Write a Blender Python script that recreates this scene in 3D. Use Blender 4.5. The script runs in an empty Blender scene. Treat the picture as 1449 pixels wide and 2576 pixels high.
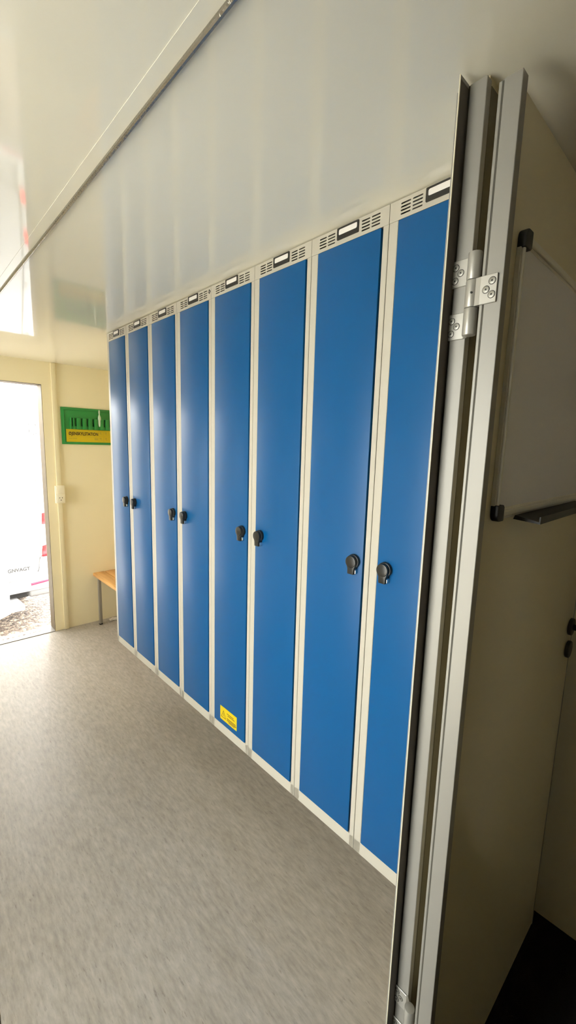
import bpy, bmesh, math, random
from mathutils import Vector, Matrix, Euler
random.seed(7)
PI = math.pi
scene = bpy.context.scene
COL = scene.collection

# ------------------------------------------------------------------ measures (metres)
XL = 0.9663            # locker fronts
ZL0, ZL1 = 0.3817, 2.2306
ZC = 2.2345            # ceiling
YE = 3.872             # end wall
YL = 2.578             # far end of the locker row
WL = 0.27              # locker width
XR, XW = 1.566, -0.80  # right / left side walls
YP0, YP1 = 0.365, 0.415  # partition
YB = -1.9              # back wall of the near room
CZ = 1.6281

# ------------------------------------------------------------------ materials
def mat(name, col, rough=0.5, metal=0.0, spec=0.5, bump=None, coat=0.0, emis=None):
    m = bpy.data.materials.new(name); m.use_nodes = True
    nt = m.node_tree; b = nt.nodes['Principled BSDF']
    b.inputs['Base Color'].default_value = (*col, 1)
    b.inputs['Roughness'].default_value = rough
    b.inputs['Metallic'].default_value = metal
    b.inputs['Specular IOR Level'].default_value = spec
    b.inputs['Coat Weight'].default_value = coat
    tc = nt.nodes.new('ShaderNodeTexCoord')
    nz = nt.nodes.new('ShaderNodeTexNoise'); nz.inputs['Scale'].default_value = 180 if bump is None else bump[0]
    nz.inputs['Detail'].default_value = 3
    nt.links.new(tc.outputs['Object'], nz.inputs['Vector'])
    bp = nt.nodes.new('ShaderNodeBump'); bp.inputs['Strength'].default_value = 0.02 if bump is None else bump[1]
    bp.inputs['Distance'].default_value = 0.001 if bump is None else bump[2]
    nt.links.new(nz.outputs['Fac'], bp.inputs['Height'])
    nt.links.new(bp.outputs['Normal'], b.inputs['Normal'])
    return m

M = {}
M['blue'] = mat('blue locker paint', (0.0001, 0.086, 0.265), 0.385, spec=0.33, bump=(420, 0.06, 0.001))
M['frame'] = mat('light grey locker enamel', (0.50, 0.475, 0.41), 0.38)
M['slot'] = mat('locker inside', (0.10, 0.09, 0.08), 0.7)
M['holder'] = mat('black label holder', (0.018, 0.017, 0.014), 0.45)
M['card'] = mat('white card', (0.80, 0.78, 0.76), 0.5)
M['knob'] = mat('black plastic', (0.016, 0.016, 0.015), 0.33, bump=(300, 0.15, 0.001))
M['silver'] = mat('silver', (0.75, 0.75, 0.75), 0.22, 1.0)
M['seal'] = mat('dark brown rubber', (0.085, 0.072, 0.058), 0.6)
M['olive'] = mat('olive gap shade', (0.10, 0.085, 0.045), 0.6)  # shade of the hinge gap put into the colour
M['alu'] = mat('painted aluminium profile', (0.32, 0.31, 0.28), 0.45, 0.25)
M['alu2'] = mat('hinge aluminium', (0.47, 0.46, 0.42), 0.38, 0.45)
M['screw'] = mat('screw head', (0.36, 0.35, 0.31), 0.4, 0.6)
M['dark'] = mat('screw socket', (0.02, 0.02, 0.018), 0.6)
M['groove'] = mat('groove', (0.07, 0.065, 0.05), 0.7)
M['ceil'] = mat('glossy cream ceiling', (0.86, 0.83, 0.72), 0.05, spec=0.5, bump=(26, 0.03, 0.003))
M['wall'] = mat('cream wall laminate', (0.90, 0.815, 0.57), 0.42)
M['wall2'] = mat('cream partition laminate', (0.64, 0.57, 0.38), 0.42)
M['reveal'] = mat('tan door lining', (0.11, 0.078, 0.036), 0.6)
M['trunk'] = mat('ivory plastic trunking', (0.84, 0.76, 0.52), 0.4)
M['plast'] = mat('ivory switch plastic', (0.90, 0.84, 0.66), 0.35)
M['doorp'] = mat('cream door laminate', (0.72, 0.65, 0.45), 0.28)
M['board'] = mat('whiteboard enamel', (0.80, 0.79, 0.82), 0.22)
M['boardframe'] = mat('whiteboard rail aluminium', (0.74, 0.71, 0.62), 0.35, 0.1)
M['rubber'] = mat('black corner plastic', (0.008, 0.008, 0.008), 0.5)
M['carpet'] = mat('dark mat', (0.012, 0.011, 0.010), 0.95, spec=0.1, bump=(400, 0.6, 0.004))
M['green'] = mat('green plastic', (0.028, 0.27, 0.055), 0.35)
M['greend'] = mat('dark green plastic', (0.012, 0.13, 0.025), 0.5)
M['yellow'] = mat('yellow label', (0.66, 0.49, 0.003), 0.5)
M['yellowd'] = mat('darker yellow print', (0.52, 0.40, 0.02), 0.5)
M['ink'] = mat('dark ink', (0.045, 0.03, 0.012), 0.6)
M['ampoule'] = mat('milky ampoule plastic', (0.55, 0.68, 0.50), 0.3)
M['vwhite'] = mat('pale van paint', (0.27, 0.275, 0.28), 0.35)
M['vgrey'] = mat('grey plastic', (0.13, 0.13, 0.13), 0.5)
M['vred'] = mat('red lamp lens', (0.75, 0.006, 0.012), 0.2)
M['vpink'] = mat('red reflector', (0.25, 0.012, 0.045), 0.3)
M['vletter'] = mat('grey lettering', (0.030, 0.030, 0.032), 0.5)
M['vglass'] = mat('dark van window', (0.10, 0.11, 0.12), 0.08)
M['tyre'] = mat('tyre', (0.02, 0.02, 0.02), 0.8)
M['leafw'] = mat('white door paint', (0.80, 0.80, 0.78), 0.4)
M['steel'] = mat('grey steel tube', (0.34, 0.32, 0.28), 0.4, 0.3)
M['paper'] = mat('white tissue', (0.80, 0.77, 0.72), 0.8)
M['thr'] = mat('pale aluminium threshold', (0.30, 0.29, 0.27), 0.4, 0.2)
M['outer'] = mat('outer cladding', (0.6, 0.6, 0.58), 0.5)

def floor_mat():
    m = bpy.data.materials.new('grey flecked vinyl'); m.use_nodes = True
    nt = m.node_tree; b = nt.nodes['Principled BSDF']
    tc = nt.nodes.new('ShaderNodeTexCoord')
    def layer(sx, sy, detail, lo, hi):
        mp = nt.nodes.new('ShaderNodeMapping'); mp.inputs['Scale'].default_value = (sx, sy, 1)
        mp.inputs['Rotation'].default_value = (0, 0, 0.05)
        n = nt.nodes.new('ShaderNodeTexNoise'); n.inputs['Scale'].default_value = 1; n.inputs['Detail'].default_value = detail
        n.inputs['Roughness'].default_value = 0.65
        r = nt.nodes.new('ShaderNodeMapRange'); r.inputs['From Min'].default_value = lo; r.inputs['From Max'].default_value = hi
        nt.links.new(tc.outputs['Object'], mp.inputs['Vector']); nt.links.new(mp.outputs['Vector'], n.inputs['Vector'])
        nt.links.new(n.outputs['Fac'], r.inputs['Value'])
        return r.outputs['Result']
    a = layer(80, 17, 6, 0.30, 0.70)
    c = layer(115, 24, 4, 0.60, 0.74)
    d = layer(13, 3.0, 4, 0.3, 0.7)
    mx = nt.nodes.new('ShaderNodeMix'); mx.data_type = 'RGBA'
    mx.inputs['A'].default_value = (0.335, 0.312, 0.278, 1); mx.inputs['B'].default_value = (0.51, 0.476, 0.428, 1)
    nt.links.new(a, mx.inputs['Factor'])
    mx2 = nt.nodes.new('ShaderNodeMix'); mx2.data_type = 'RGBA'; mx2.inputs['B'].default_value = (0.20, 0.175, 0.145, 1)
    nt.links.new(mx.outputs['Result'], mx2.inputs['A'])
    ml = nt.nodes.new('ShaderNodeMath'); ml.operation = 'MULTIPLY'; ml.inputs[1].default_value = 0.75
    nt.links.new(c, ml.inputs[0]); nt.links.new(ml.outputs[0], mx2.inputs['Factor'])
    mx3 = nt.nodes.new('ShaderNodeMix'); mx3.data_type = 'RGBA'; mx3.blend_type = 'MULTIPLY'
    mx3.inputs['B'].default_value = (0.87, 0.85, 0.82, 1)
    nt.links.new(mx2.outputs['Result'], mx3.inputs['A']); nt.links.new(d, mx3.inputs['Factor'])
    nt.links.new(mx3.outputs['Result'], b.inputs['Base Color'])
    b.inputs['Roughness'].default_value = 0.42
    bp = nt.nodes.new('ShaderNodeBump'); bp.inputs['Strength'].default_value = 0.08; bp.inputs['Distance'].default_value = 0.001
    nt.links.new(a, bp.inputs['Height']); nt.links.new(bp.outputs['Normal'], b.inputs['Normal'])
    return m
M['floor'] = floor_mat()

def gravel_mat():
    m = bpy.data.materials.new('gravel'); m.use_nodes = True
    nt = m.node_tree; b = nt.nodes['Principled BSDF']
    tc = nt.nodes.new('ShaderNodeTexCoord')
    v = nt.nodes.new('ShaderNodeTexVoronoi'); v.inputs['Scale'].default_value = 36; v.inputs['Randomness'].default_value = 1
    n = nt.nodes.new('ShaderNodeTexNoise'); n.inputs['Scale'].default_value = 30; n.inputs['Detail'].default_value = 2
    mixv = nt.nodes.new('ShaderNodeMix'); mixv.data_type = 'VECTOR'; mixv.inputs['Factor'].default_value = 0.03
    nt.links.new(tc.outputs['Object'], n.inputs['Vector'])
    nt.links.new(tc.outputs['Object'], mixv.inputs['A']); nt.links.new(n.outputs['Color'], mixv.inputs['B'])
    nt.links.new(mixv.outputs['Result'], v.inputs['Vector'])
    sp = nt.nodes.new('ShaderNodeSeparateColor'); nt.links.new(v.outputs['Color'], sp.inputs['Color'])
    cr = nt.nodes.new('ShaderNodeValToRGB')
    els = cr.color_ramp.elements
    els[0].position = 0.0; els[0].color = (0.045, 0.033, 0.025, 1)
    els[1].position = 1.0; els[1].color = (0.34, 0.27, 0.20, 1)
    e = els.new(0.55); e.color = (0.115, 0.085, 0.064, 1)
    nt.links.new(sp.outputs['Red'], cr.inputs['Fac'])
    nt.links.new(cr.outputs['Color'], b.inputs['Base Color'])
    b.inputs['Roughness'].default_value = 0.8
    bp = nt.nodes.new('ShaderNodeBump'); bp.invert = True; bp.inputs['Strength'].default_value = 0.55; bp.inputs['Distance'].default_value = 0.02
    nt.links.new(v.outputs['Distance'], bp.inputs['Height']); nt.links.new(bp.outputs['Normal'], b.inputs['Normal'])
    return m
M['gravel'] = gravel_mat()

def wood_mat():
    m = bpy.data.materials.new('pine'); m.use_nodes = True
    nt = m.node_tree; b = nt.nodes['Principled BSDF']
    tc = nt.nodes.new('ShaderNodeTexCoord'); mp = nt.nodes.new('ShaderNodeMapping'); mp.inputs['Scale'].default_value = (22, 2.2, 22)
    n = nt.nodes.new('ShaderNodeTexNoise'); n.inputs['Scale'].default_value = 1.3; n.inputs['Detail'].default_value = 4; n.inputs['Distortion'].default_value = 0.8
    cr = nt.nodes.new('ShaderNodeValToRGB')
    cr.color_ramp.elements[0].position = 0.3; cr.color_ramp.elements[0].color = (0.58, 0.28, 0.085, 1)
    cr.color_ramp.elements[1].position = 0.65; cr.color_ramp.elements[1].color = (0.80, 0.46, 0.17, 1)
    nt.links.new(tc.outputs['Object'], mp.inputs['Vector']); nt.links.new(mp.outputs['Vector'], n.inputs['Vector'])
    nt.links.new(n.outputs['Fac'], cr.inputs['Fac']); nt.links.new(cr.outputs['Color'], b.inputs['Base Color'])
    b.inputs['Roughness'].default_value = 0.42
    return m
M['pine'] = wood_mat()

def glass_mat():
    m = bpy.data.materials.new('window pane'); m.use_nodes = True
    nt = m.node_tree; nt.nodes.clear()
    o = nt.nodes.new('ShaderNodeOutputMaterial'); mx = nt.nodes.new('ShaderNodeMixShader')
    t = nt.nodes.new('ShaderNodeBsdfTransparent'); t.inputs['Color'].default_value = (0.95, 0.96, 0.95, 1)
    g = nt.nodes.new('ShaderNodeBsdfGlossy'); g.inputs['Roughness'].default_value = 0.02
    f = nt.nodes.new('ShaderNodeFresnel'); f.inputs['IOR'].default_value = 1.45
    nt.links.new(f.outputs[0], mx.inputs[0]); nt.links.new(t.outputs[0], mx.inputs[1]); nt.links.new(g.outputs[0], mx.inputs[2])
    nt.links.new(mx.outputs[0], o.inputs[0])
    return m
M['glass'] = glass_mat()

# ------------------------------------------------------------------ mesh helpers
class MB:
    """collects shapes in world coordinates; one build() makes ONE mesh object"""
    def __init__(self): self.bm = bmesh.new(); self.mi = 0
    def _f(self, fs):
        for f in fs: f.material_index = self.mi
    def box(self, x0, x1, y0, y1, z0, z1, bev=0.0, seg=2, rot=None, piv=None):
        t = bmesh.new()
        bmesh.ops.create_cube(t, size=1)
        for v in t.verts:
            v.co = Vector((x0 + (v.co.x + .5) * (x1 - x0), y0 + (v.co.y + .5) * (y1 - y0), z0 + (v.co.z + .5) * (z1 - z0)))
        if bev > 0: bmesh.ops.bevel(t, geom=list(t.edges), offset=bev, segments=seg, affect='EDGES', profile=0.5)
        self._merge(t, rot, piv); return self
    def _merge(self, t, rot=None, piv=None):
        if rot is not None:
            p = Vector(piv)
            for v in t.verts: v.co = rot @ (v.co - p) + p
        me = bpy.data.meshes.new('tmp'); t.to_mesh(me); t.free()
        n0 = len(self.bm.faces); self.bm.from_mesh(me); bpy.data.meshes.remove(me)
        self.bm.faces.ensure_lookup_table()
        self._f(self.bm.faces[n0:])
    def prism(self, pts, axis, a, b, bev=0.0, seg=2):
        """polygon pts (2D) extruded along axis from a to b; the two other axes in order xyz"""
        t = bmesh.new()
        def P(p, h):
            if axis == 'x': return (h, p[0], p[1])
            if axis == 'y': return (p[0], h, p[1])
            return (p[0], p[1], h)
        A = [t.verts.new(P(p, a)) for p in pts]; B = [t.verts.new(P(p, b)) for p in pts]
        n = len(pts)
        t.faces.new(A); t.faces.new(B[::-1])
        for i in range(n): t.faces.new((A[i], B[i], B[(i + 1) % n], A[(i + 1) % n]))
        bmesh.ops.recalc_face_normals(t, faces=t.faces)
        if bev > 0: bmesh.ops.bevel(t, geom=list(t.edges), offset=bev, segments=seg, affect='EDGES', profile=0.5)
        self._merge(t); return self
    def cyl(self, c, axis, r, l, n=32, bev=0.0, r2=None):
        """cylinder centred at c along axis, length l"""
        t = bmesh.new()
        bmesh.ops.create_cone(t, cap_ends=True, segments=n, radius1=r, radius2=r if r2 is None else r2, depth=l)
        if bev > 0:
            es = [e for e in t.edges if abs(e.verts[0].co.z - e.verts[1].co.z) < 1e-6]
            bmesh.ops.bevel(t, geom=es, offset=bev, segments=2, affect='EDGES', profile=0.5)
        R = {'z': Matrix.Identity(3), 'x': Matrix.Rotation(PI / 2, 3, 'Y'), 'y': Matrix.Rotation(-PI / 2, 3, 'X')}[axis]
        for v in t.verts: v.co = R @ v.co + Vector(c)
        self._merge(t); return self
    def tube(self, pts, r, n=8):
        t = bmesh.new(); rings = []
        pts = [Vector(p) for p in pts]
        up0 = None
        for i, p in enumerate(pts):
            d = (pts[min(i + 1, len(pts) - 1)] - pts[max(i - 1, 0)]).normalized()
            up = Vector((0, 0, 1)) if abs(d.z) < 0.95 else Vector((1, 0, 0))
            s = d.cross(up).normalized(); u = s.cross(d)
            rings.append([t.verts.new(p + r * (math.cos(2 * PI * k / n) * s + math.sin(2 * PI * k / n) * u)) for k in range(n)])
        for a, b in zip(rings, rings[1:]):
            for k in range(n): t.faces.new((a[k], a[(k + 1) % n], b[(k + 1) % n], b[k]))
        t.faces.new(rings[0][::-1]); t.faces.new(rings[-1])
        bmesh.ops.recalc_face_normals(t, faces=t.faces)
        self._merge(t); return self
    def lathe(self, prof, c, n=24, axis='z'):
        t = bmesh.new(); rings = []
        for r, z in prof:
            rings.append([t.verts.new((r * math.cos(2 * PI * k / n), r * math.sin(2 * PI * k / n), z)) for k in range(n)])
        for a, b in zip(rings, rings[1:]):
            for k in range(n): t.faces.new((a[k], a[(k + 1) % n], b[(k + 1) % n], b[k]))
        t.faces.new(rings[0][::-1]); t.faces.new(rings[-1])
        for v in t.verts: v.co += Vector(c)
        bmesh.ops.recalc_face_normals(t, faces=t.faces)
        self._merge(t); return self
    def text(self, s, size, M4, bold=0.0, ext=0.0006, width=None):
        cu = bpy.data.curves.new('t', 'FONT'); cu.body = s; cu.size = size; cu.extrude = ext; cu.offset = bold
        cu.space_character = 1.05
        o = bpy.data.objects.new('t', cu); COL.objects.link(o)
        bpy.context.view_layer.update()
        dg = bpy.context.evaluated_depsgraph_get()
        me = bpy.data.meshes.new_from_object(o.evaluated_get(dg))
        bpy.data.objects.remove(o); bpy.data.curves.remove(cu)
        xs = [v.co.x for v in me.vertices]; x0, x1 = min(xs), max(xs)
        k = 1 if width is None else width / (x1 - x0)
        for v in me.vertices: v.co.x = (v.co.x - x0) * k
        me.transform(M4)
        n0 = len(self.bm.faces); self.bm.from_mesh(me); bpy.data.meshes.remove(me)
        self.bm.faces.ensure_lookup_table(); self._f(self.bm.faces[n0:])
        return self
    def build(self, name, mats, parent=None, smooth=True):
        if not isinstance(mats, (list, tuple)): mats = [mats]
        me = bpy.data.meshes.new(name)
        if parent is not None:
            off = Vector(parent['_w'])
            for v in self.bm.verts: v.co -= off
        if smooth:
            for f in self.bm.faces: f.smooth = True
            for e in self.bm.edges:
                if len(e.link_faces) != 2 or e.calc_face_angle(0) > 0.55: e.smooth = False
        self.bm.to_mesh(me); self.bm.free()
        for m in mats: me.materials.append(m)
        o = bpy.data.objects.new(name, me); COL.objects.link(o)
        o['_w'] = tuple(parent['_w']) if parent is not None else (0.0, 0.0, 0.0)
        if parent is not None: o.parent = parent
        return o

def tag(o, label=None, cat=None, group=None, kind=None):
    if label: o['label'] = label
    if cat: o['category'] = cat
    if group: o['group'] = group
    if kind: o['kind'] = kind
    return o
def empty(name, loc, label, cat, group=None, kind=None):
    o = bpy.data.objects.new(name, None); COL.objects.link(o); o.location = loc; o['_w'] = tuple(loc)
    o.empty_display_size = 0.05
    return tag(o, label, cat, group, kind)
def struct(mb, name, m, label=None, cat=None): return tag(mb.build(name, m), label, cat, None, 'structure')
def copy_tree(o, parent=None):
    c = o.copy(); COL.objects.link(c)
    if parent is not None: c.parent = parent
    for ch in list(o.children): copy_tree(ch, c)
    return c

# ------------------------------------------------------------------ the setting
struct(MB().box(XW, XR, YP0 + 0.012, YE, -0.05, 0.0), 'floor', M['floor'], 'grey flecked vinyl floor of the locker room', 'floor')
struct(MB().box(XW, XR, YB, YP0 + 0.012, -0.05, 0.0), 'floor_near_room', M['carpet'], 'dark mat floor in front of the open cream door', 'floor')
struct(MB().box(XW - .06, XR + .06, YB - .06, YE + .12, ZC, ZC + .07), 'ceiling', M['ceil'], 'glossy cream ceiling over both rooms', 'ceiling')

# end wall with the door opening
DX0, DX1, DZ = 0.127, 0.927, 2.058
b = MB()
b.box(XW, DX0, YE, YE + .118, -.05, ZC); b.box(DX1, XR, YE, YE + .118, -.05, ZC); b.box(DX0, DX1, YE, YE + .118, DZ, ZC)
struct(b, 'wall_end', M['wall'], 'cream end wall with the open outer door and the green board', 'wall')
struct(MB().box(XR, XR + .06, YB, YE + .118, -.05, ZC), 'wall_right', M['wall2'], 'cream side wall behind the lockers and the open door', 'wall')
# left wall, unseen: two windows (light comes in here), near-room one added as fill
UNSEEN_WINS = ((-1.45, -1.10, 1.42, 1.85), (0.43, 1.27, 0.20, 2.14), (2.75, 3.65, 0.90, 2.02))
b = MB(); y = YB
for (y0, y1, z0, z1) in UNSEEN_WINS:
    b.box(XW - .06, XW, y, y0, -.05, ZC); b.box(XW - .06, XW, y0, y1, -.05, z0); b.box(XW - .06, XW, y0, y1, z1, ZC); y = y1
b.box(XW - .06, XW, y, YE + .118, -.05, ZC)
struct(b, 'wall_left', M['wall'])
for k, (y0, y1, z0, z1) in enumerate(UNSEEN_WINS):
    win = MB()
    for (a, c, e, f) in ((y0, y1, z0, z0 + .05), (y0, y1, z1 - .05, z1), (y0, y0 + .05, z0 + .05, z1 - .05), (y1 - .05, y1, z0 + .05, z1 - .05)):
        win.box(XW - .05, XW - .005, a, c, e, f, .003)
    wo = struct(win, 'window_%d' % (k + 1), M['leafw'])
    MB().box(XW - .03, XW - .024, y0 + .05, y1 - .05, z0 + .05, z1 - .05).build('pane', M['glass'], wo)
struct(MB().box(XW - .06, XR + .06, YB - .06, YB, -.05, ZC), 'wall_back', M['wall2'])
# partition with the doorway
JX0, JX1 = 0.0006, 0.7555
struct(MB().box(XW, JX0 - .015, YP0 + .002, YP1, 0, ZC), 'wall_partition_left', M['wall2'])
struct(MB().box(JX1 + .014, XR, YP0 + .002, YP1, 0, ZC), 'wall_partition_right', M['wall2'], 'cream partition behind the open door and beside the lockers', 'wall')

# jambs of the inner doorway (aluminium profile)
def jamb(x, s, name, label):
    b = MB()
    # s=+1: right jamb, reveal faces -X
    def X(d): return x + s * d
    def bx(d0, d1, y0, y1, z0=0.0, z1=2.227, bev=.0008):
        a, c = sorted((X(d0), X(d1))); b.box(a, c, y0, y1, z0, z1, bev, 1)
    b.mi = 0
    bx(0, .0145, YP0, .3935)               # reveal
    bx(.0145, .0165, YP0, .3668)
    bx(0.0012, .0145, .3935, .3955)        # groove bottom
    bx(-.0300, .0, .3949, .3976, 2.2215, 2.2272, .0004)
    bx(.0, .0145, .3975, .4165)            # back of the frame
    b.mi = 1
    bx(.0004, .0012, .3933, .3957, 0.001, 2.226, 0)
    o = b.build(name, [M['alu'], M['groove']])
    tag(o, label, 'door frame', None, 'structure')
    b = MB(); bx(-.0288, .0010, .3955, .3975, 0, 2.2265); g = b.build('seal', M['seal'], o); g['label'] = 'dark brown door seal'
    b = MB(); bx(-.0310, -.0286, .3951, .3968, 0, 2.2275, .0003); g = b.build('lit_seal_edge', M['plast'], o); g['label'] = 'edge of the door seal, coloured white as if lit'  # white colour stands in for light grazing this edge
    b = MB(); bx(.0168, .075, YP0 - .0005, YP0 + .0018, 0.004, 2.22); b.build('gap_shade_strip', M['olive'], o)  # dark strip over the partition, stands in for shade behind the open door
    return o
jamb(JX1, 1, 'trim_1', 'grey aluminium door jamb carrying the silver hinges, right of the doorway')
jamb(JX0, -1, 'trim_2', 'dark aluminium door jamb at the lower left edge of the doorway')
struct(MB().box(JX0, JX1, YP0 + .004, YP0 + .045, -.001, .004, .001), 'trim_3', M['alu'])

# ceiling joint profile
b = MB(); b.mi = 0
b.prism([(.367, ZC + .001), (.367, ZC - .0008), (.394, ZC - .0008), (.394, ZC + .001)], 'y', YP1 + .002, YE - .002)
b.mi = 1
b.prism([(.3935, ZC + .001), (.3935, ZC - .0055), (.396, ZC - .0080), (.3995, ZC - .0080), (.4015, ZC - .0058), (.4015, ZC + .001)], 'y', YP1 + .002, YE - .002)
b.mi = 0
b.box(.4010, .4035, YP1 + .002, YE - .002, ZC - .0012, ZC + .001)
struct(b, 'trim_4', [M['ceil'], mat('worn aluminium bead', (0.30, 0.28, 0.25), 0.22, 0.8, bump=(160, 0.4, 0.003))], 'aluminium joint profile running along the glossy ceiling', 'trim')

# lining of the outer doorway, threshold
b = MB()
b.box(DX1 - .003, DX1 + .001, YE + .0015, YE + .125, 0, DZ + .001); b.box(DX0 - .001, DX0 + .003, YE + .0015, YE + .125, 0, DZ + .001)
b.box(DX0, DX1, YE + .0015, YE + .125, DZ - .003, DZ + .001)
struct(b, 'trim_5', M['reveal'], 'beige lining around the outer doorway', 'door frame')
# perforated threshold
t = bmesh.new()
xs = [DX0 + .002]; k = .013
x = DX0 + .03
holes = []
while x + .022 < DX1 - .075:
    holes.append((x, x + .022)); x += .0385
def thr():
    b = MB(); ya, yb, y1, y2 = YE - .004, 3.934, 3.978, 4.012
    b.box(DX0 + .002, DX1 - .002, ya, yb, -.004, .006); b.box(DX0 + .002, DX1 - .002, y1, y2, -.004, .006)
    px_ = DX0 + .002
    for (a, c) in holes:
        b.box(px_, a, yb, y1, -.004, .006); px_ = c
    b.box(px_, DX1 - .002, yb, y1, -.004, .006)
    return b
t.free()
struct(thr(), 'trim_6', M['thr'], 'pale perforated threshold strip in the outer doorway', 'threshold')

# cable trunking on the end wall
b = MB().box(.996, 1.031, YE - .018, YE, .002, ZC - .003, .002)
struct(b, 'trim_7', M['trunk'], 'ivory cable trunking running up the end wall from floor to ceiling', 'trunking')

# open outer door leaf (white), swung outwards
def outer_leaf():
    hx, hy = .127, 3.995; ex, ey = .717, 4.525
    d = Vector((ex - hx, ey - hy, 0)); L = d.length; a = math.atan2(d.y, d.x)
    o = empty('door_1', (hx, hy, 0.0), 'white outer door leaf swung open outside the end doorway', 'door', None, 'structure')
    o.rotation_euler = (0, 0, a)
    o['_w'] = (0, 0, 0)
    MB().box(0.004, L, -.0, .045, 0.002, 2.03, .003).build('leaf', M['leafw'], o)
    MB().box(L - .10, L - .06, -.012, 0, .95, 1.15, .004).build('lock_plate', M['silver'], o)
    h = MB(); h.tube([(L - .08, -.01, 1.08), (L - .08, -.055, 1.08), (L - .19, -.055, 1.08)], .008, 10); h.build('handle', M['silver'], o)
outer_leaf()

# ------------------------------------------------------------------ lockers
def stadium(y0, y1, zc, r, n=6):
    pts = []
    for k in range(n + 1):
        a = -PI / 2 + PI * k / n; pts.append((y1 - r + r * math.cos(a), zc + r * math.sin(a)))
    for k in range(n + 1):
        a = PI / 2 + PI * k / n; pts.append((y0 + r + r * math.cos(a), zc + r * math.sin(a)))
    return pts
HT = ZL1 - ZL0
DZ0, DZ1 = .0430, HT - .0465     # blue door, local z
W2 = WL - .0016
Yd0, Yd1 = -.0272, -.2465         # door left / right edge (local y: 0 = far side, -WL = near side)
def vent_panel():
    """front strip above the door with sixteen punched slots"""
    mb = MB(); t = bmesh.new()
    def loop(pts):
        vs = [t.verts.new((0, p[0], p[1])) for p in pts]
        return [t.edges.new((vs[i], vs[(i + 1) % len(vs)])) for i in range(len(vs))]
    es = loop([(0, DZ1 + .0012), (-W2, DZ1 + .0012), (-W2, HT), (0, HT)])
    cols = [(-.031, -.058), (-.063, -.090), (-.182, -.209), (-.214, -.241)]
    for (a, c) in cols:
        for k in range(4):
            es += loop(stadium(c, a, HT - .0105 - k * .0078, .0019))
    bmesh.ops.triangle_fill(t, edges=es, use_beauty=True, use_dissolve=False)
    r = bmesh.ops.extrude_face_region(t, geom=list(t.faces))
    for v in r['geom']:
        if isinstance(v, bmesh.types.BMVert): v.co.x += .0014
    bmesh.ops.recalc_face_normals(t, faces=t.faces)
    mb._merge(t)
    return mb
def make_locker():
    root = empty('locker', (0, 0, 0), 'x', 'locker', 'blue lockers in a row along the side wall')
    D = .50
    b = MB(); b.mi = 0
    # carcass: back, sides, top, bottom
    b.box(0.002, D, -.0012, 0, 0, HT); b.box(0.002, D, -W2, -W2 + .0012, 0, HT)
    b.box(D - .0012, D, -W2, 0, 0, HT)
    b.box(.0015, D, -W2, 0, HT - .0012, HT); b.box(.002, D, -W2, 0, 0, .0012)
    # stiles and bottom rail
    b.box(0, .018, Yd0 + .0016, 0, 0, DZ1 + .0012, .0012, 1); b.box(0, .018, -W2, -.2515, 0, DZ1 + .0012, .0012, 1)
    b.box(0, .018, -W2 + .0005, -.0005, 0, DZ0 - .0012, .0012, 1)
    b.mi = 1
    b.box(.030, .031, -W2 + .002, -.002, DZ1 - .01, HT - .002)
    b.build('body', [M['frame'], M['slot']], root)
    vp = vent_panel().build('vent_panel', M['frame'], root, smooth=False)
    # blue door, slightly set back, folded edges
    d = MB()
    d.box(-.0016, .018, Yd1, Yd0, DZ0, DZ1, .0018, 2)
    door = d.build('door', M['blue'], root)
    # label holder with card
    h = MB()
    y0, y1, z0, z1 = -.1735, -.0985, HT - .0330, HT - .0025
    cy0, cy1, cz0, cz1 = -.1680, -.1040, HT - .0215, HT - .0065
    t = bmesh.new()
    def loop(pts):
        vs = [t.verts.new((-.0028, p[0], p[1])) for p in pts]
        return [t.edges.new((vs[i], vs[(i + 1) % len(vs)])) for i in range(len(vs))]
    def rr(a0, a1, b0, b1, r, n=4):
        pts = []
        for (cx, cy, s) in ((a1 - r, b0 + r, -PI / 2), (a1 - r, b1 - r, 0), (a0 + r, b1 - r, PI / 2), (a0 + r, b0 + r, PI)):
            for k in range(n + 1): pts.append((cx + r * math.cos(s + PI / 2 * k / n), cy + r * math.sin(s + PI / 2 * k / n)))
        return pts
    es = loop(rr(y0, y1, z0, z1, .0022)) + loop(rr(cy0, cy1, cz0, cz1, .004))
    bmesh.ops.triangle_fill(t, edges=es, use_beauty=True)
    r = bmesh.ops.extrude_face_region(t, geom=list(t.faces))
    for v in r['geom']:
        if isinstance(v, bmesh.types.BMVert): v.co.x = -.0001
    bmesh.ops.recalc_face_normals(t, faces=t.faces); h._merge(t)
    ho = h.build('label_holder', M['holder'], root, smooth=False)
    MB().box(-.0016, -.0002, cy0 - .001, cy1 + .001, cz0 - .001, cz1 + .001).build('card', M['card'], ho)
    return root, door
def add_knob(door, yk):
    """round lock knob with a hasp tongue below"""
    zk = 1.305 - ZL0; b = MB()
    b.cyl((-.0062, yk, zk), 'x', .0205, .0115, 40, .0015)
    b.cyl((-.0160, yk, zk), 'x', .0182, .014, 40, .003)
    b.prism([(yk - .0185, zk - .004), (yk + .0185, zk - .004), (yk + .0115, zk - .020), (yk + .0105, zk - .037), (yk - .0105, zk - .037), (yk - .0115, zk - .020)], 'x', -.0205, -.0008, .0015)
    k = b.build('knob', M['knob'], door)
    k['label'] = 'black lock knob'
    c = MB(); c.prism([(yk - .0112, zk - .022), (yk - .0135, zk - .026), (yk - .0135, zk - .034), (yk - .0102, zk - .036)], 'x', -.0140, -.0008, .0008)
    # silver hasp pressed into the knob's tongue
    return k, c
proto, pdoor = make_locker()
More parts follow.
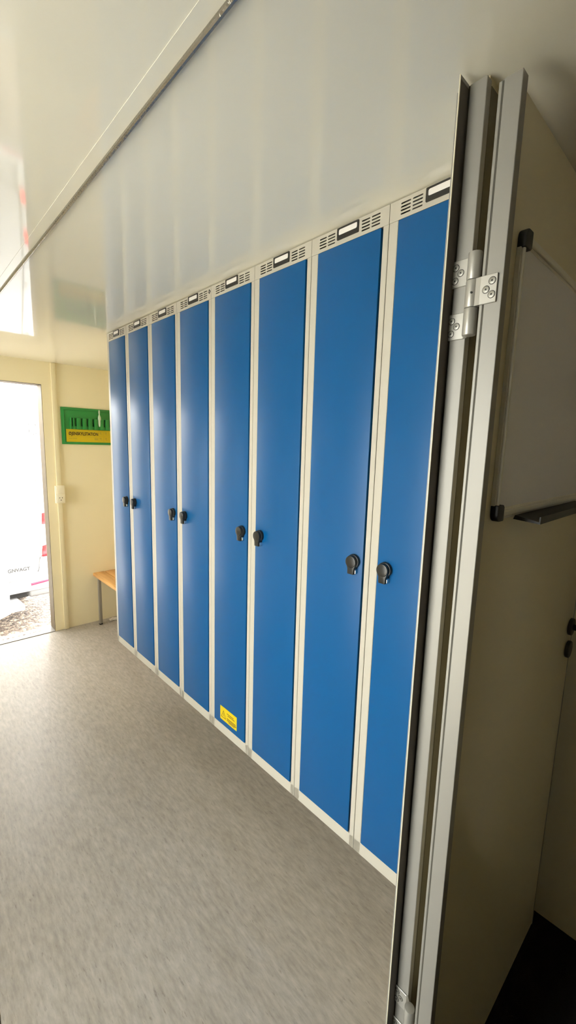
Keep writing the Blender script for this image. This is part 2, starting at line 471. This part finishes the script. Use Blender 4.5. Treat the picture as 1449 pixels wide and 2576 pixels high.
labels = [
    'farthest blue locker, at the end of the row next to the cream end wall',
    'second blue locker from the far end of the row, black knob on its left edge',
    'third blue locker from the far end of the row, black knob on its right edge',
    'blue locker with a small dark diamond emblem at its top right corner',
    'blue locker with a yellow warning sticker low on its door',
    'blue locker just right of the one with the yellow warning sticker',
    'second nearest blue locker, whole door visible, knob at its right edge',
    'nearest blue locker, partly hidden by the aluminium door jamb']
rows = [proto] + [copy_tree(proto) for _ in range(7)]
knobs = {}
for i, r in enumerate(rows):
    r.location = (XL, YL - i * WL, ZL0)
    r['_w'] = (0, 0, 0)
    r['label'] = labels[i]
    d = [c for c in r.children if c.name.startswith('door')][0]; d['_w'] = (0, 0, 0)
    if i < 2:
        k, c = add_knob(d, (Yd1 + .0285) if i == 0 else (Yd0 - .0285))
        h = c.build('hasp', M['silver'], k); h['label'] = 'silver hasp'
        knobs[i] = (k, h)
    else:
        k = knobs[i % 2][0].copy(); COL.objects.link(k); k.parent = d
        h = knobs[i % 2][1].copy(); COL.objects.link(h); h.parent = k
    if i == 3:
        e = MB(); ye, ze = -.2565, HT - .0165
        e.prism([(ye - .0085, ze), (ye, ze - .0085), (ye + .0085, ze), (ye, ze + .0085)], 'x', -.0012, .0002)
        em = e.build('emblem', M['holder'], r, smooth=False); em['label'] = 'small dark diamond emblem'
        e2 = MB(); e2.prism([(ye - .0035, ze), (ye, ze - .0035), (ye + .0035, ze), (ye, ze + .0035)], 'x', -.0016, -.0008)
        e2.build('emblem_mark', M['frame'], em, smooth=False)
    if i == 4:
        s = MB(); y1, y0 = -.0745, -.1945; z0, z1 = .449 - ZL0, .511 - ZL0
        s.mi = 0; s.box(-.0023, -.0014, y0, y1, z0, z1)
        s.mi = 1
        # warning triangle outline with a stroke
        cy, cz, w_, h_ = y1 - .025, z0 + .014, .016, .032
        A = Vector((cy + w_, cz)); B = Vector((cy - w_, cz)); C_ = Vector((cy, cz + h_))
        def bar(p, q, t_=.0016):
            dv = (q - p).normalized() * t_ / 2; n_ = Vector((-dv.y, dv.x))
            s.prism([tuple(p - dv + n_), tuple(q + dv + n_), tuple(q + dv - n_), tuple(p - dv - n_)], 'x', -.0028, -.0020)
        bar(A, B); bar(B, C_); bar(C_, A)
        bar(Vector((cy, cz + .008)), Vector((cy, cz + .020)), .0012)
        for (za, a_, b_, tk) in ((.044, .050, .098, .0022), (.037, .056, .104, .0022), (.021, .050, .112, .0026), (.014, .050, .116, .0026), (.008, .062, .106, .0022)):
            s.box(-.0028, -.0020, y1 - b_, y1 - a_, z0 + za, z0 + za + tk)
        st = s.build('warning_sticker', [M['yellow'], M['ink']], d, smooth=False)
        st['label'] = 'yellow warning sticker with a black triangle'

# ------------------------------------------------------------------ inner door leaf, opened against the partition
DF, DB, DXE, DXR = .3010, .3360, .7350, 1.505
door = empty('door_2', (.7435, .348, 0), 'cream inner door leaf folded open, whiteboard hanging on it', 'door', None, 'structure')
b = MB(); b.box(.7545, DXR - .004, DF + .002, DB - .002, .012, 2.174, .001); b.build('panel', M['doorp'], door)
b = MB(); b.mi = 0
b.box(DXE, .7555, DF, .3285, .010, 2.1915, .0008, 1)
b.box(DXE + .001, .7555, .3285, .3305, .010, 2.1905)
b.box(DXE, .7555, .3305, DB, .010, 2.1900, .0008, 1)
b.mi = 1
b.box(DXE + .0003, DXE + .0010, .3283, .3307, .012, 2.189)
b.build('edge_profile', [M['alu'], M['groove']], door)
b = MB(); b.box(DXR - .006, DXR, DF + .001, DB - .001, .010, 2.18, .001); b.build('latch_profile', M['alu'], door)
# handle set
b = MB(); b.cyl((1.462, DF - .004, 1.115), 'y', .026, .010, 32, .002)
b.tube([(1.462, DF - .006, 1.115), (1.462, DF - .040, 1.115), (1.455, DF - .050, 1.115), (1.345, DF - .050, 1.115)][:3] + [(1.462, DF - .052, 1.115)], .009, 12)
hs = b.build('handle', M['rubber'], door); hs['label'] = 'black door handle'
b = MB(); b.cyl((1.462, DF - .004, 1.043), 'y', .026, .010, 32, .002)
b.build('key_rosette', M['holder'], door)
# hinges
PINX, PINY = .7435, .3490
def hinge(ztop):
    b = MB(); b.mi = 0
    H_ = .0440; h = ztop
    z = [h, h - H_, h - 2 * H_, h - 3 * H_]
    b.box(JX1 - .0030, JX1, .3675, .3965, z[1], z[0], .0007, 1)
    b.box(JX1 - .0030, JX1, .3675, .3965, z[3], z[2], .0007, 1)
    b.box(DXE - .0034, DXE, .3085, .3360, z[2], z[1], .0007, 1)
    for k in range(3): b.cyl((PINX - .003, PINY + .003, (z[k] + z[k + 1]) / 2), 'z', .0112, H_ - .0008, 28, .0012)
    # webs from plate to barrel
    b.prism([(JX1 - .0030, .3675), (JX1 + .002, .3675), (PINX + .004, PINY + .008), (PINX - .006, PINY + .010)], 'z', z[1] + .0004, z[0] - .0004)
    b.prism([(JX1 - .0030, .3675), (JX1 + .002, .3675), (PINX + .004, PINY + .008), (PINX - .006, PINY + .010)], 'z', z[3] + .0004, z[2] - .0004)
    b.prism([(DXE - .0034, .3355), (DXE + .003, .3355), (PINX + .002, PINY - .004), (PINX - .010, PINY - .002)], 'z', z[2] + .0004, z[1] - .0004)
    b.mi = 1
    for k in (0, 2): b.cyl((JX1 - .0152, .3565, z[k] - .020), 'x', .0017, .006, 12)
    b.cyl((JX1 - .0252, .3485, z[1] - .022), 'x', .0017, .004, 12)
    ho = b.build('hinge', [M['alu2'], M['dark']], door); ho['label'] = 'silver door hinge with hex screws'
    def screw(x, y, zz):
        s = MB(); s.mi = 1; s.cyl((x - .0001, y, zz), 'x', .0060, .0006, 28)
        s.mi = 0; s.cyl((x - .0004, y, zz), 'x', .0052, .0012, 28, .0003)
        s.mi = 1; s.cyl((x - .0009, y, zz), 'x', .0016, .0006, 6)
        s.build('screw', [M['screw'], M['dark']], ho)
    for (k) in (0, 2):
        for (y, dz) in ((.3905, -.0115), (.3812, -.0215), (.3905, -.0330)): screw(JX1 - .0030, y, z[k] + dz)
    for (y, dz) in ((.3165, -.0105), (.3255, -.0225), (.3160, -.0315)): screw(DXE - .0034, y, z[1] + dz)
hinge(1.9545); hinge(.4100)

# ------------------------------------------------------------------ whiteboard on the door
wb = empty('whiteboard', (.779, DF, 1.50), 'aluminium framed whiteboard with black corner caps hanging on the cream door', 'whiteboard')
BX0, BX1, BZ0, BZ1 = .779, 1.455, 1.5045, 1.988
MB().box(BX0 + .008, BX1 - .008, DF - .0050, DF + .0022, BZ0 + .008, BZ1 - .008).build('writing_surface', M['board'], wb)
def rail(x0, x1, z0, z1):
    b = MB(); b.box(x0, x1, DF - .0062, DF + .0018, z0, z1, .001, 1)
    w = min(x1 - x0, z1 - z0); k = .22 * w
    b.box(x0 + (k if x1 - x0 < z1 - z0 else 0), x1 - (k if x1 - x0 < z1 - z0 else 0), DF - .0105, DF - .004, z0 + (0 if x1 - x0 < z1 - z0 else k), z1 - (0 if x1 - x0 < z1 - z0 else k), .003, 3); return b
MB().box(BX0 + .0135, BX0 + .0185, DF - .0056, DF, BZ0 + .026, BZ1 - .026).build('edge_strip', M['holder'], wb)
rail(BX0, BX0 + .014, BZ0 + .028, BZ1 - .028).build('frame_rail', M['boardframe'], wb)
rail(BX1 - .014, BX1, BZ0 + .028, BZ1 - .028).build('frame_rail', M['boardframe'], wb)
rail(BX0 + .02, BX1 - .02, BZ1 - .0235, BZ1 - .002).build('frame_rail', M['boardframe'], wb)
rail(BX0 + .02, BX1 - .02, BZ0 + .002, BZ0 + .0235).build('frame_rail', M['boardframe'], wb)
for (x, z) in ((BX0, BZ0), (BX0, BZ1), (BX1, BZ0), (BX1, BZ1)):
    sx = 1 if x == BX0 else -1; sz = 1 if z == BZ0 else -1
    r = .014; pts = []
    # outer corner rounded, inner corner square
    for k in range(9):
        a = PI + PI / 2 * k / 8
        pts.append((x + sx * (r + r * math.cos(a)), z + sz * (r + r * math.sin(a))))
    pts += [(x + sx * .030, z), (x + sx * .030, z + sz * .026), (x + sx * .026, z + sz * .030), (x, z + sz * .030)]
    c = MB(); c.prism(pts, 'y', DF - .0125, DF + .0016, .002, 2)
    c.build('corner_cap', M['rubber'], wb)
b = MB(); b.prism([(DF - .007, BZ0 + .004), (DF - .050, BZ0 - .004), (DF - .050, BZ0 + .006), (DF - .052, BZ0 + .006), (DF - .052, BZ0 - .008), (DF - .004, BZ0 - .004)], 'x', .880, 1.30)
b.build('pen_tray', M['rubber'], wb)

# ------------------------------------------------------------------ bench, tissue, sign, switch
bx0, bx1, by0, by1, bz = 1.252, XR - .006, 2.66, YE - .003, .460
be = empty('bench', (1.40, 3.3, 0), 'pine slatted bench on grey steel legs, sticking out behind the lockers', 'bench')
w3 = (bx1 - bx0 - .012) / 3
for k in range(3):
    MB().box(bx0 + k * (w3 + .006), bx0 + k * (w3 + .006) + w3, by0, by1, bz - .028, bz, .004, 2).build('seat_plank', M['pine'], be)
for (x, y) in ((1.272, 3.775), (XR - .05, 3.775), (1.272, 2.76), (XR - .05, 2.76)):
    l = MB(); l.box(x - .0125, x + .0125, y - .0125, y + .0125, .008, bz - .028, .002)
    lo = l.build('leg', M['steel'], be)
    MB().box(x - .0135, x + .0135, y - .0135, y + .0135, 0.0005, .012, .002).build('foot_cap', M['rubber'], lo)
b = MB()
for y in (3.775, 2.76): b.box(1.2845, XR - .0625, y - .0125, y + .0125, bz - .055, bz - .030, .002)
b.box(1.39, 1.42, 2.7725, 3.7625, bz - .055, bz - .030, .002)
b.build('underframe', M['steel'], be)
t = bmesh.new(); bmesh.ops.create_icosphere(t, subdivisions=3, radius=1)
for v in t.verts:
    n = .75 + .5 * math.sin(5 * v.co.x + 2) * math.sin(4 * v.co.y + 1) + .25 * random.random()
    v.co = Vector((1.392 + v.co.x * .040 * n, 3.800 + v.co.y * .020 * n, max(.0005, .010 + v.co.z * .013 * n)))
tb = MB(); tb._merge(t)
tag(tb.build('tissue', M['paper']), 'crumpled white tissue lying on the floor under the pine bench', 'tissue')

# green eye wash board
sg = empty('eyewash_board', (1.29, YE, 1.596), 'green eye wash board with a yellow label on the cream wall', 'sign')
sx0, sx1, sz0, sz1 = 1.055, 1.530, 1.596, 1.897
b = MB(); b.box(sx0, sx1, YE - .012, YE, sz0, sz1, .003)
for (x0, x1, z0, z1) in ((sx0 + .016, sx1 - .016, sz1 - .020, sz1 - .014), (sx0 + .016, sx0 + .022, sz0 + .012, sz1 - .020), (sx1 - .022, sx1 - .016, sz0 + .012, sz1 - .020)):
    b.box(x0, x1, YE - .019, YE - .008, z0, z1, .002)
b.build('backboard', M['green'], sg)
# holder rail with pockets
b = MB(); b.mi = 0
hx = sx0 + .062
slots = [1.158 + .047 * k for k in range(8)]
b.box(hx, hx + .010, YE - .040, YE - .008, 1.722, 1.815, .003)
px_ = hx + .020
for sx_ in slots:
    b.box(px_, sx_ - .008, YE - .038, YE - .008, 1.722, 1.812, .003); px_ = sx_ + .008
b.box(px_, sx1 - .045, YE - .038, YE - .008, 1.722, 1.812, .003)
b.box(hx + .012, sx1 - .045, YE - .030, YE - .008, 1.722, 1.748, .002)
b.mi = 1
b.box(hx + .015, sx1 - .045, YE - .016, YE - .011, 1.746, 1.810)
b.build('pocket_rail', [M['green'], M['greend']], sg)
b = MB(); b.mi = 0; lx0, lx1, lz0, lz1 = 1.088, 1.518, 1.6165, 1.7200
b.box(lx0, lx1, YE - .0155, YE - .0115, lz0, lz1, .001)
b.mi = 1
RX = Matrix.Rotation(PI / 2, 4, 'X')
b.text('OJENSKYLSTATION', .036, Matrix.Translation((1.106, YE - .0158, 1.673)) @ RX, .0011, .0004, .235)
b.prism([(1.1055, 1.6725), (1.1090, 1.6725), (1.1235, 1.6995), (1.1200, 1.6995)], 'y', YE - .0163, YE - .0150)
b.mi = 2
b.box(1.106, 1.338, YE - .0162, YE - .0150, 1.660, 1.6625); b.box(1.106, 1.142, YE - .0163, YE - .0150, 1.661, 1.6645)
for (x0, x1) in ((1.106, 1.116), (1.118, 1.126), (1.128, 1.134), (1.138, 1.148), (1.150, 1.158), (1.160, 1.168)):
    b.box(x0, x1, YE - .0162, YE - .0150, 1.640, 1.650)
b.box(1.310, 1.340, YE - .0162, YE - .0150, 1.634, 1.653)
for i in range(4):
    for j in range(2):
        x0 = 1.348 + i * .042; z0 = 1.624 + j * .047
        for (a, c, e, f_) in ((x0, x0 + .038, z0, z0 + .0016), (x0, x0 + .038, z0 + .0414, z0 + .043), (x0, x0 + .0016, z0, z0 + .043), (x0 + .0364, x0 + .038, z0, z0 + .043)):
            b.box(a, c, YE - .0162, YE - .0150, e, f_)
        b.cyl((x0 + .014 + .004 * i, YE - .0158, z0 + .026), 'y', .0085, .0012, 14)
        b.box(x0 + .012, x0 + .030, YE - .0162, YE - .0150, z0 + .010, z0 + .015)
lb = b.build('label_plate', [M['yellow'], M['ink'], M['yellowd']], sg, smooth=False); lb['label'] = 'yellow label lettered ØJENSKYLSTATION'
am = MB(); ax = slots[4] + .006
am.lathe([(.0015, 1.748), (.0085, 1.752), (.0105, 1.775), (.0105, 1.800), (.0135, 1.812), (.0125, 1.828), (.0080, 1.842), (.0046, 1.850), (.0042, 1.858), (.0065, 1.866), (.0068, 1.880), (.0040, 1.889), (.001, 1.891)], (ax, YE - .030, 0))
amo = am.build('eyewash_ampoule', M['ampoule'])
tag(amo, 'milky plastic eye wash ampoule standing in the green board', 'ampoule')

# switch over socket
sw = empty('switch_socket', (1.01, YE - .018, 1.18), 'ivory light switch above a wall socket on the cable trunking', 'socket')
MB().box(.975, 1.047, YE - .046, YE - .0175, 1.111, 1.257, .004).build('back_box', M['plast'], sw)
o = MB().box(.982, 1.043, YE - .053, YE - .045, 1.192, 1.250, .003).build('switch_rocker', M['plast'], sw)
b = MB(); b.mi = 0; b.box(.982, 1.043, YE - .051, YE - .045, 1.118, 1.180, .003)
b.mi = 1
b.cyl((1.003, YE - .0512, 1.157), 'y', .0034, .0012, 16); b.cyl((1.022, YE - .0512, 1.157), 'y', .0034, .0012, 16)
b.prism([(1.0125 + .005 * math.cos(a), 1.141 + .006 * math.sin(a)) for a in [PI + PI * k / 8 for k in range(9)]], 'y', YE - .0518, YE - .0506)
b.build('socket_face', [M['plast'], M['ink']], sw)

# ------------------------------------------------------------------ outside: gravel yard and a white van
ZG = -0.5
t = MB(); t.box(-14, 16, YE + .13, 24, ZG - .1, ZG); 
tag(t.build('gravel', M['gravel']), 'brown grey gravel yard outside the open doorway', 'gravel', None, 'stuff')

tag(MB().box(-14, XW - .07, -9, YE + .13, ZG - .1, ZG).build('bounce_ground', mat('pale bounce surface', (.72, .69, .63), .8)), 'unseen pale ground beside the room, added to bounce light up', 'bounce_ground', None, 'stuff')  # added out of view, bounces light through the windows onto the ceiling
vx, vy = 1.2, 5.6
van = empty('van', (vx, vy, 0), 'white van parked tail towards the open doorway', 'van')
van.rotation_euler = (0, 0, math.radians(4))
van['_w'] = (vx, vy, 0)
XRt, XLt = 1.325, -.675
def vbody():
    b = MB(); b.mi = 0
    pts = [(vy, -.05), (vy - .0, .245), (vy - .035, .262), (vy - .035, 1.0), (vy + .06, 2.02), (vy + .14, 2.12), (vy + 4.2, 2.10), (vy + 4.9, 1.25), (vy + 5.5, .95), (vy + 5.6, .1), (vy + 5.5, -.15), (vy + .3, -.12)]
    b.prism(pts, 'x', XLt, XRt, .025, 3)
    return b
vbody().build('body', M['vwhite'], van)
# seams of the rear doors
b = MB()
seam = [(XLt + .30, vy - .037, .30), (XLt + .30, vy - .004, .24), (XLt + .31, vy - .004, .05), (XLt + .40, vy - .004, .008), (.85, vy - .004, .006), (1.092, vy - .004, .010), (1.15, vy - .004, .030), (1.190, vy - .004, .072), (1.208, vy - .004, .125), (1.214, vy - .004, .20), (1.220, vy - .004, .240), (1.224, vy - .037, .30), (1.228, vy - .037, 1.0), (1.19, vy + .03, 1.75)]
b.tube(seam, .0050, 6)
b.tube([(.325, vy - .004, .0), (.325, vy - .003, .24), (.325, vy - .037, .27), (.325, vy - .037, 1.0), (.325, vy + .04, 1.85)], .003, 6)
b.build('door_seam', M['vgrey'], van)
# lamps
b = MB(); b.mi = 0
b.prism([(1.238, .25), (1.334, .25), (1.334, .775), (1.250, .775)], 'y', vy - .046, vy + .12, .004)
b.build('tail_lamp_housing', M['vwhite'], van)
for (z0, z1, x0, x1) in ((.255, .405, 1.236, 1.336), (.645, .775, 1.248, 1.336)):
    l = MB(); l.prism([(x0, z0), (x1, z0), (x1, z1), (x0 + .006, z1 - (.02 if z0 < .3 else 0))], 'y', vy - .052, vy + .125, .005)
    l.build('tail_lamp', M['vred'], van)
l = MB(); l.prism([(-.688, .25), (-.588, .25), (-.60, .775), (-.688, .775)], 'y', vy - .05, vy + .12, .005)
l.build('tail_lamp', M['vred'], van)
# bumper
b = MB(); b.prism([(vy - .055, -.02), (vy - .075, -.075), (vy - .060, -.135), (vy + .30, -.140), (vy + .30, -.01), (vy + .0, .0)], 'x', XLt - .01, XRt + .012, .012, 3)
b.prism([(vy - .02, .0), (vy - .055, -.02), (vy + .2, -.02), (vy + .2, .20), (vy + .0, .20)], 'x', 1.225, XRt + .012, .008)
b.build('bumper', M['vwhite'], van)
b = MB(); b.prism([(1.090, -.064), (1.090, -.038), (1.285, -.026), (1.305, -.020), (1.280, -.046)], 'y', vy - .079, vy - .060, .001)
b.build('reflector', M['vpink'], van)
b = MB(); b.box(1.075, 1.30, vy - .045, vy + .20, -.215, -.125, .022, 3)
b.build('bumper_corner', M['vgrey'], van)
b = MB(); b.box(-.55, 1.15, vy + .25, vy + 5.2, -.30, -.10, .02); b.build('chassis', M['tyre'], van)
for (x, y) in ((1.20, vy + 1.05), (-.55, vy + 1.05), (1.20, vy + 4.4), (-.55, vy + 4.4)):
    w = MB(); w.cyl((x, y, ZG + .33), 'x', .33, .22, 40, .03); wh = w.build('wheel', M['tyre'], van)
    h = MB(); h.cyl((x + (.08 if x > 0 else -.08), y, ZG + .33), 'x', .19, .10, 24, .02); h.build('hub_cap', M['silver'], wh)
# lettering: DØGNVAGT (the first letters stand behind the open leaf)
b = MB(); b.text('DØGNVAGT', .058, Matrix.Translation((.795, vy - .004, .112)) @ Matrix.Rotation(math.radians(.6), 4, 'Y') @ RX, .0013, .0012, .312)
b.build('lettering', M['vletter'], van, smooth=False)
# rear window and small fittings
def slope(z): return vy - .035 + (z - 1.0) * .095 / 1.02
b = MB()
for (x0, x1) in ((.40, 1.17), (-.50, .25)):
    b.prism([(slope(1.12) - .004, 1.12), (slope(1.66) - .004, 1.66), (slope(1.66) + .004, 1.66), (slope(1.12) + .004, 1.12)], 'x', x0, x1, .001)
wn = b
wn.bm.free()
b = MB(); z0, z1 = 1.700, 1.800
b.prism([(slope(z0) - .010, z0), (slope(z1) - .010, z1), (slope(z1) + .01, z1), (slope(z0) + .01, z0)], 'x', 1.20, 1.275, .001)
b.build('marker_lamp', mat('pale grey lens', (.13, .13, .13), .3), van)
b = MB(); b.box(1.195, 1.280, slope(1.80) - .016, slope(1.80) + .01, 1.795, 1.812, .002); b.box(1.215, 1.275, slope(1.69) - .014, slope(1.69) + .01, 1.686, 1.694, .001)
b.box(1.268, 1.280, slope(1.75) - .014, slope(1.75) + .01, 1.69, 1.80, .002); b.build('lamp_trim', M['vgrey'], van)
b = MB(); b.prism([(1.222, 1.668), (1.242, 1.660), (1.262, 1.668), (1.246, 1.672), (1.243, 1.684), (1.238, 1.672)], 'y', slope(1.67) - .006, slope(1.67) + .004); b.build('emblem', M['vgrey'], van, smooth=False)
b = MB(); b.box(.895, .915, vy - .040, vy - .03, 1.00, 1.03, .004); b.box(.86, .912, vy - .042, vy - .03, .84, .95, .006); b.build('latch_plate', M['vgrey'], van)
b = MB(); b.tube([(1.205, vy - .040, 1.172), (1.262, vy - .040, 1.176)], .005, 8); b.tube([(1.240, vy - .037, 1.20), (1.240, vy - .037, 1.225)], .006, 8); b.build('door_hinge', M['vgrey'], van)
# step plate under the bumper
b = MB(); zs = -.262
b.box(.55, .955, vy - .30, vy + .02, zs, zs + .062, .006)
b.mi = 1; b.box(.77, .895, vy - .23, vy - .09, zs + .0605, zs + .0635); b.box(.90, .945, vy - .3015, vy - .296, zs + .036, zs + .052)
b.mi = 0
b.box(.58, .64, vy + .0, vy + .40, zs + .01, zs + .20, .004); b.box(.76, .82, vy + .0, vy + .40, zs + .01, zs + .20, .004)
st = b.build('rear_step', [M['vwhite'], M['vgrey']], van); st['label'] = 'white step plate'

# ------------------------------------------------------------------ light
world = bpy.data.worlds.new('overcast'); scene.world = world; world.use_nodes = True
wn_ = world.node_tree; bg = wn_.nodes['Background']
tc = wn_.nodes.new('ShaderNodeTexCoord'); sep = wn_.nodes.new('ShaderNodeSeparateXYZ')
cr = wn_.nodes.new('ShaderNodeValToRGB')
cr.color_ramp.elements[0].position = 0.45; cr.color_ramp.elements[0].color = (.80, .79, .76, 1)
cr.color_ramp.elements[1].position = 1.0; cr.color_ramp.elements[1].color = (1, .985, .95, 1)
mr = wn_.nodes.new('ShaderNodeMapRange'); mr.inputs['From Min'].default_value = -1; mr.inputs['From Max'].default_value = 1
wn_.links.new(tc.outputs['Generated'], sep.inputs[0]); wn_.links.new(sep.outputs['Z'], mr.inputs['Value'])
wn_.links.new(mr.outputs['Result'], cr.inputs['Fac']); wn_.links.new(cr.outputs['Color'], bg.inputs['Color'])
bg.inputs['Strength'].default_value = 2.6

# ------------------------------------------------------------------ camera
R = ((0.73192356, 0.67618557, 0.08402961), (-0.6808351, 0.72078726, 0.13011257), (0.02741278, -0.15244277, 0.98793205))
cam = bpy.data.cameras.new('camera'); co = bpy.data.objects.new('camera', cam); COL.objects.link(co)
mw = Matrix.Identity(4)
for i in range(3):
    mw[i][0] = R[i][0]; mw[i][1] = R[i][2]; mw[i][2] = -R[i][1]
mw[2][3] = CZ
co.matrix_world = mw
cam.sensor_fit = 'HORIZONTAL'; cam.sensor_width = 36; cam.lens = 1069.79 / 1449 * 36
cam.clip_start = .01; cam.clip_end = 200
scene.camera = co
vs = scene.view_settings
vs.view_transform = 'Standard'; vs.look = 'None'; vs.gamma = 1; vs.use_curve_mapping = False; vs.exposure = 2.78
scene.cycles.max_bounces = 14; scene.cycles.diffuse_bounces = 10; scene.cycles.glossy_bounces = 6
scene.cycles.sample_clamp_indirect = 6
for o in bpy.data.objects:
    if '_w' in o: del o['_w']
